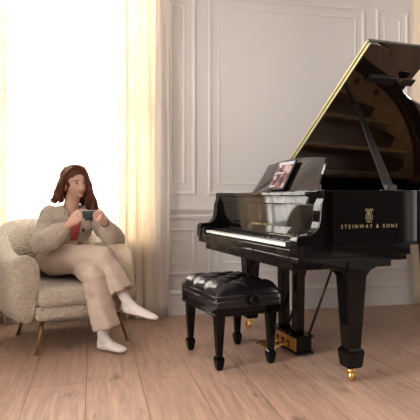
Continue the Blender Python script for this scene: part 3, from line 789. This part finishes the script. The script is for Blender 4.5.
# hands around the cup
def hand(bm, wrist, side):
    # side -1: reaches cup from image left, +1 from image right
    ang0 = PI if side < 0 else 0
    def cp(ang, r, z): return CUP + V((math.cos(ang)*r, math.sin(ang)*r, z))
    base = PI*1.04 if side < 0 else -PI*.06
    kn = cp(base, .072, -.004)
    pd = (kn-wrist).normalized(); upv = V((0, 0, 1)); tang = pd.cross(upv).normalized(); upp = tang.cross(pd)
    # palm: flattened tapered loft
    rings = []
    for t, hw, ht in ((-.05, .020, .016), (.2, .026, .017), (.55, .037, .018), (.9, .040, .016), (1.05, .036, .011)):
        c = wrist.lerp(kn, t)
        rings.append([c+upp*hw*math.cos(2*PI*k/14)+tang*ht*math.sin(2*PI*k/14) for k in range(14)])
    loft(bm, rings)
    zs = (.026, .009, -.009, -.026); ln = (.95, 1.08, 1.0, .8)
    for q in range(4):
        sgn = 1 if side < 0 else -1       # wrap towards the camera (-Y)
        st = wrist.lerp(kn, .88)+upp*zs[q]*1.05
        pts = [st]
        for j, (da, r, dz) in enumerate(((-.02, .066, 0), (.16, .0585, .0), (.38, .0535, -.001), (.58, .0520, -.002))):
            pts.append(cp(base + sgn*da*ln[q], r, zs[q]*.92+dz*3-.002))
        capsule(bm, pts, [.0092, .0088, .0080, .0074, .0064], 10)
    # thumb leaves the side of the palm near its base, up and behind the cup
    st = wrist.lerp(kn, .30)+upp*.022
    bs = -sgn
    capsule(bm, [st, cp(base+bs*.30, .078, .030), cp(base+bs*.65, .062, .030), cp(base+bs*.98, .0535, .026)], [.0125, .0110, .0095, .0075], 10)
hand(bm, RW, -1); hand(bm, LW, 1)
body = own(remesh(bm, 'body', 'skin', None, .0032, 5, .5))
# face features
def hfeat(name, m, fn):
    bm = bmesh.new(); fn(bm); o = build(bm, name, m, None, smooth=True); return own(o)
for s in (-1, 1):
    hfeat('eye', 'eyewhite', lambda bm: ell(bm, hp(.0755, s*.028, .003), (.009, .0125, .0065), HR, 14))
    hfeat('iris', 'iris', lambda bm: ell(bm, hp(.0815, s*.0275, .003), (.0045, .0062, .0060), HR, 12))
    hfeat('eyelid', 'brow', lambda bm: tube(bm, [hp(.078, s*.041, .003), hp(.085, s*.034, .0095), hp(.086, s*.027, .0115), hp(.083, s*.017, .005)], [.0012, .002, .002, .0012], 6))
    hfeat('eyebrow', 'brow', lambda bm: tube(bm, [hp(.075, s*.046, .020), hp(.0835, s*.032, .0285), hp(.0885, s*.015, .0275)], [.0012, .0028, .0024], 6, flat=.6))
hfeat('lips', 'lips', lambda bm: (tube(bm, [hp(.070, -.030, -.049), hp(.087, -.012, -.0565), hp(.0915, 0, -.0580), hp(.087, .012, -.0565), hp(.070, .030, -.049)], [.0015, .004, .004, .004, .0015], 8),
                                   tube(bm, [hp(.071, -.026, -.053), hp(.0855, -.010, -.0655), hp(.0885, 0, -.0685), hp(.0855, .010, -.0655), hp(.071, .026, -.053)], [.0015, .0042, .0050, .0042, .0015], 8)))
hfeat('earring', 'gold', lambda bm: ell(bm, hp(-.008, -.079, -.044), (.005, .005, .008), HR, 10))
# hair
bm = bmesh.new()
t_ = bmesh.new(); bmesh.ops.create_icosphere(t_, subdivisions=5, radius=1)
for v in t_.verts: v.co = V((-.022+v.co.x*.106, v.co.y*.090, .045+v.co.z*.097))
def hair_line(c): return c.x > .035 and c.z < .075-.9*abs(c.y)**1.2 or c.z < -.05 and c.x > -.01
bmesh.ops.delete(t_, geom=[v for v in t_.verts if hair_line(v.co)], context='VERTS')
r = bmesh.ops.solidify(t_, geom=t_.faces[:], thickness=.008)
for v in t_.verts: v.co = hp(*v.co)
me = bpy.data.meshes.new('t'); t_.to_mesh(me); t_.free(); bm.from_mesh(me)
rnd = random.Random(5)
for k in range(40):      # locks sweeping back over the crown
    y0 = -.07+.14*k/39; w_ = math.sqrt(max(.05, 1-(y0/.092)**2))
    pts = [hp(.035*w_-.01, y0*.35, .045+.084*w_), hp(-.02, y0*.8, .045+.085*w_), hp(-.082*w_-.01, y0*1.05, .045+.058*w_), hp(-.118*w_-.012, y0*1.1, .02), hp(-.115*w_-.012, y0*1.15, -.05), hp(-.10, y0*1.15+.008*math.sin(k), -.11+.015*math.sin(k*2.3))]
    tube(bm, catmull([tuple(p) for p in pts], 4), [.007]+[.011]*16+[.008, .006, .004, .002], 7)
for s in (-1, 1):
    for k in range(90):
        a = k/89                                   # 0 front .. 1 back
        a_ = min(1, max(0, a+rnd.uniform(-.02, .02)))
        th = math.radians((84 if s < 0 else 40)+(90 if s < 0 else 132)*a_)              # angle round the head: 0 = straight ahead
        lay = rnd.choice((-2.0, -1.0, 0, .5, 1))
        rx, ry = .108+.012*lay, .087+.012*lay
        x1, y1 = -.018+rx*math.cos(th), s*ry*max(.12, math.sin(th))
        front = 1-a
        # length
        if s < 0: L_ = .125+.035*rnd.random()+.02*front
        else: L_ = .15+.12*front+.05*rnd.random()
        xt = .055-.11*a_
        pts = [hp(xt, s*(.006+.01*rnd.random()), .128+.006*lay-.3*max(0, a_-.45)*.25-(.02 if a_ < .12 else 0)),
               hp(xt*.9+x1*.25, s*.045+.0, .112+.004*lay - .02*a_*0),
               hp((xt+x1)*.55, y1*.85, .075),
               hp(x1*.96, y1*1.03, .022)]
        n = 9; ph = rnd.uniform(0, 6.28); am = (.008 if s < 0 else .013)+.010*rnd.random()
        for j in range(1, n+1):
            f = j/n
            fx = x1 + am*(.3+f)*math.sin(ph+f*7.5) - .012*f + (.03*f*front if s > 0 else -.03*f*front)
            fy_ = y1*(1.05+.16*f) + s*am*(.3+f)*math.cos(ph+f*7.5)
            if s > 0: fy_ += .03*f*(.4+front)
            else: fy_ -= .022*f*f; fx -= .02*f; 
            pts.append(hp(fx, fy_, .022-L_*f))
        if s < 0:
            q = pts[-1]; pts[-1] = q - HR @ V((.02, .012, -.008))
        n = len(pts)
        tube(bm, catmull([tuple(p) for p in pts], 3), [(.006+.0065*math.sin(PI*min(1, (i/((n-1)*3))*1.0))**.6) * (1 if i < (n-1)*3*.8 else max(.25, 1-(i/((n-1)*3)-.8)*3.6)) for i in range((n-1)*3+1)], 7)
o = build(bm, 'hair', 'hair', None, smooth=True); own(o)
# red top
bm = bmesh.new(); torso(bm, .004)
o = remesh(bm, 'top', 'top', None, .006, 3)
b2 = bmesh.new(); b2.from_mesh(o.data)
def tl(p): q = p-NB; return q.dot(SD), q.dot(FD), q.z
kill = []
for v in b2.verts:
    a, f, z = tl(v.co)
    if z > -.035 or (f > 0 and z > -.085+1.6*max(0, abs(a)-.02)): kill.append(v)
bmesh.ops.delete(b2, geom=kill, context='VERTS'); b2.to_mesh(o.data); b2.free(); own(o)
for p in o.data.polygons: p.use_smooth = True
# cardigan
bm = bmesh.new(); torso(bm, .024)
for a, b, c in ((RS, RE, RW), (LS, LE, LW)):
    cw = b.lerp(c, .80)
    capsule(bm, [a-V((0, 0, .002)), a.lerp(b, .5)+V((0, 0, -.006)), b+(b-a).normalized()*.008], [.062, .067, .068], 20)
    capsule(bm, [b, b.lerp(cw, .45)+V((0, 0, -.012)), b.lerp(cw, .8), cw], [.072, .070, .054, .036], 20)
o = remesh(bm, 'cardigan', 'cardigan', None, .006, 5)
b2 = bmesh.new(); b2.from_mesh(o.data); kill = []
def gap(z): return .030+.022*max(0, min(1, (z+.27)/.2)) + .02*max(0, min(1, (z+.10)/.1))
TX = NB-PV
for v in b2.verts:
    q = v.co-NB; t = q.z/max(TX.z, .1); c = NB+TX*t; r_ = v.co-c
    a, f, z = r_.dot(SD), r_.dot(FD), q.z
    if f > .02 and f < .16 and abs(a+.002) < gap(z) and z > -.36: kill.append(v)
    elif z > -.012 and abs(a) < .075 and abs(f) < .09: kill.append(v)
bmesh.ops.delete(b2, geom=kill, context='VERTS'); b2.to_mesh(o.data); b2.free()
for p in o.data.polygons: p.use_smooth = True
# knit surface relief
NR = [v.normal.copy() for v in o.data.vertices]
for v in o.data.vertices:
    n_ = noise.noise(v.co*22)*.006 + noise.noise(v.co*60)*.0025
    v.co += NR[v.index]*n_
s = o.modifiers.new('s', 'SOLIDIFY'); s.thickness = .010; s.offset = 0
card = own(o)
for a, b, c in ((RS, RE, RW), (LS, LE, LW)):
    bm = bmesh.new(); c0, c1 = b.lerp(c, .74), b.lerp(c, .93); tube(bm, [c0, c0.lerp(c1, .5), c1], [.042, .036, .034], 20); o = build(bm, 'cuff', 'rib', None, smooth=True, sub=1); own(o); 
def front_pt(a, z, ex):
    t = z/TX.z; c = NB+TX*t
    tt = 1+t
    ra = ((.0, .165, .118), (.35, .130, .10), (.60, .150, .112), (.80, .165, .10), (.92, .140, .075), (1.0, .06, .055))
    for (t0, A0, B0), (t1, A1, B1) in zip(ra, ra[1:]):
        if t0 <= tt <= t1 or t1 == 1.0:
            g = (tt-t0)/(t1-t0); A, B = A0+(A1-A0)*g, B0+(B1-B0)*g; break
    A += ex; B += ex
    return c+SD*a+FD*B*math.sqrt(max(.05, 1-(a/A)**2))
for s in (-1, 1):
    bm = bmesh.new(); pts = [front_pt(s*(gap(z)+.006), z, .024) for z in (-.36, -.30, -.24, -.18, -.12, -.07, -.035)]
    pts.append(NB+SD*s*.07+FD*.0+V((0, 0, .0)))
    tube(bm, catmull([tuple(p) for p in pts], 4), .013, 10, flat=.55); own(build(bm, 'cardigan_band', 'rib', None, smooth=True))
for z in (-.165, -.255, -.33):
    bm = bmesh.new(); c = front_pt(gap(z)+.012, z, .036); ax = FD
    lathe(bm, [(.002, .004), (.010, .005), (.013, .002), (.012, -.003)], c, 16, V((0, 0, 1)).rotation_difference(ax).to_matrix()); own(build(bm, 'button', 'button', None, smooth=True))
# necklace
bm = bmesh.new(); pts = [NB+SD*.062+FD*.01+V((0, 0, .02)), NB+SD*.045+FD*.055-V((0, 0, .02)), NB+FD*.085-V((0, 0, .05)), NB-SD*.045+FD*.055-V((0, 0, .02)), NB-SD*.062+FD*.01+V((0, 0, .02))]
tube(bm, catmull([tuple(p) for p in pts], 6), .0015, 6); own(build(bm, 'necklace', 'gold', None))
bm = bmesh.new(); c0 = LE.lerp(LW, .965); dd = (LW-LE).normalized()
rot = V((0, 0, 1)).rotation_difference(dd).to_matrix(); lathe(bm, [(.025, -.006), (.0285, -.006), (.029, 0), (.0285, .006), (.025, .006)], c0, 20, rot); own(build(bm, 'bracelet', 'bracelet', None, smooth=True))
# trousers
bm = bmesh.new()
loft(bm, [torso_ring(PV+V((0, 0, z)), a, b, 24) for z, a, b in ((-.095, .12, .09), (-.075, .165, .13), (-.02, .182, .142), (.06, .165, .130), (.13, .150, .118))])
# right leg (upper) crossing
capsule(bm, [RH-V((0, 0, .005)), RH.lerp(RK, .4)+V((0, 0, -.004)), RH.lerp(RK, .75), RK], [.112, .098, .084, .074], 24)
RC = P(120.5, 291, 3.42)
tube(bm, [RK+V((-.01, 0, .005)), RK.lerp(RC, .35), RK.lerp(RC, .7), RC], [.070, .074, .078, .080], 24)
# left leg (planted)
capsule(bm, [LH-V((0, 0, .01)), LH.lerp(LK, .4), LH.lerp(LK, .75), LK], [.105, .090, .078, .070], 24)
LC = P(105.5, 328, 3.35)
tube(bm, [LK+V((0, 0, .0)), LK.lerp(LC, .35), LK.lerp(LC, .7), LC], [.070, .072, .076, .082], 24)
o = remesh(bm, 'trousers', 'trouser', None, .006, 6)
# hollow hems
b2 = bmesh.new(); b2.from_mesh(o.data); kill = []
for c, k, rmax in ((RC, RK, .075), (LC, LK, .075)):
    ax = (c-k).normalized()
    for f in b2.faces:
        q = f.calc_center_median()-c; h = q.dot(ax)
        if abs(h) < .02 and (q-ax*h).length < rmax and f.normal.dot(ax) > .55: kill.append(f)
bmesh.ops.delete(b2, geom=kill, context='FACES'); b2.to_mesh(o.data); b2.free()
for p in o.data.polygons: p.use_smooth = True
# soft folds
NR = [v.normal.copy() for v in o.data.vertices]
for v in o.data.vertices:
    c = v.co; g = 0
    for (a, b) in ((RK, RC), (LK, LC)):
        ax = (b-a).normalized(); h = (c-a).dot(ax); ln = (b-a).length
        if -.02 < h < ln+.03:
            q = c-a-ax*h
            if q.length < .11:
                e1 = ax.cross(V((0, 1, 0))).normalized(); e2 = ax.cross(e1); an = math.atan2(q.dot(e2), q.dot(e1))
                g = .006*math.sin(an*5+h*6)*min(1, max(0, h)/ln*1.3)
    g += noise.noise(V((c.x*9, c.y*9, c.z*22)))*.007
    v.co += NR[v.index]*g
s = o.modifiers.new('s', 'SOLIDIFY'); s.thickness = .004; s.offset = 1
own(o)
# socks
for an, he, tp, kk in ((RAn, RHe, RT, RK), (LAn, LHe, LT, LK)):
    bm = bmesh.new(); up_ = an.lerp(kk, .28)
    capsule(bm, [up_, an, he.lerp(an, .25)], [.040, .036, .032], 16)
    fd = (tp-he).normalized(); side = fd.cross(V((0, 0, 1))).normalized(); ups = side.cross(fd)
    rings = []
    for t, hw, ht, lift in ((-.13, .014, .012, .0), (-.05, .028, .026, .002), (.12, .033, .036, .010), (.35, .034, .034, .012), (.6, .041, .026, .006), (.82, .042, .020, .001), (.97, .034, .015, -.001), (1.06, .018, .009, -.002)):
        c = he.lerp(tp, t)+ups*lift
        rings.append([c+side*hw*math.cos(2*PI*k/18)+ups*ht*math.sin(2*PI*k/18) for k in range(18)])
    loft(bm, rings)
    capsule(bm, [an, he.lerp(tp, .45)+ups*.010], [.034, .026], 14)
    own(remesh(bm, 'sock', 'sock', None, .005, 5))
# cup
cp_ = thing('coffee_cup', 'small dark slate coffee cup held in both hands by the woman', 'cup', CUP)
bm = bmesh.new(); lathe(bm, [(.020, -.031), (.024, -.031), (.030, -.024), (.038, -.006), (.0425, .018), (.0435, .031), (.041, .032), (.0400, .020), (.0355, -.004), (.028, -.020), (.010, -.024)], (0, 0, 0), 32)
build(bm, 'cup_body', 'cup', cp_, smooth=True)
bm = bmesh.new(); lathe(bm, [(.0408, .0305), (.0440, .0305), (.0440, .0335), (.0408, .0335)], (0, 0, 0), 32); build(bm, 'cup_rim', 'cupin', cp_, smooth=True)
bm = bmesh.new(); tube(bm, catmull([(-.039, .010, .018), (-.056, .016, .018), (-.060, .018, 0), (-.048, .014, -.014), (-.034, .008, -.012)], 5), .0045, 8); build(bm, 'handle', 'cup', cp_, smooth=True)
bm = bmesh.new(); lathe(bm, [(.002, .019), (.0395, .019), (.0395, .021), (.002, .021)], (0, 0, 0), 32); build(bm, 'coffee', 'coffee', cp_)

# ------------------------------------------------------------------ light
w = bpy.data.worlds.new('world'); bpy.context.scene.world = w; w.use_nodes = True
bg = w.node_tree.nodes['Background']; bg.inputs[0].default_value = (1.0, .985, .96, 1); bg.inputs[1].default_value = 3.5
def area(name, s, d, wz, sx, sy, power, col, rz, tilt=0):
    l = bpy.data.lights.new(name, 'AREA'); l.shape = 'RECTANGLE'; l.size = sx; l.size_y = sy; l.energy = power; l.color = col
    o = bpy.data.objects.new(name, l); C.objects.link(o)
    o.matrix_world = RM @ Matrix.Translation((s, d, wz)) @ Matrix.Rotation(rz, 4, 'Z') @ Matrix.Rotation(-PI/2+tilt, 4, 'X')
    return o
# daylight pouring in at the windows; the right one is an added light (light looks along local -Z)
area('daylight_back', -.80, .25, 1.55, 1.4, 2.1, 110, (1, .95, .87), 0, .2)
area('daylight_back_right', 2.86, .25, 1.55, .9, 2.1, 40, (1, .86, .66), 0, .2)
area('daylight_left_near', S0-.25, -4.9, 1.55, 1.4, 2.3, 200, (1, .96, .93), PI/2, 0)
area('daylight_left_far', S0-.25, -2.9, 1.55, 1.4, 2.3, 135, (1, .96, .93), PI/2, 0)
area('added_fill_right', S1+.25, -3.8, 1.55, 1.6, 2.3, 50, (1, .95, .92), -PI/2, 0)  # added fill behind the unseen right-hand window
sc = bpy.context.scene
sc.view_settings.view_transform = 'Standard'; sc.view_settings.look = 'None'; sc.view_settings.gamma = 1; sc.view_settings.exposure = .13
sc.view_settings.use_curve_mapping = False
sc.cycles.use_denoising = True; sc.cycles.max_bounces = 8; sc.cycles.transparent_max_bounces = 12
sc.cycles.sample_clamp_indirect = 6
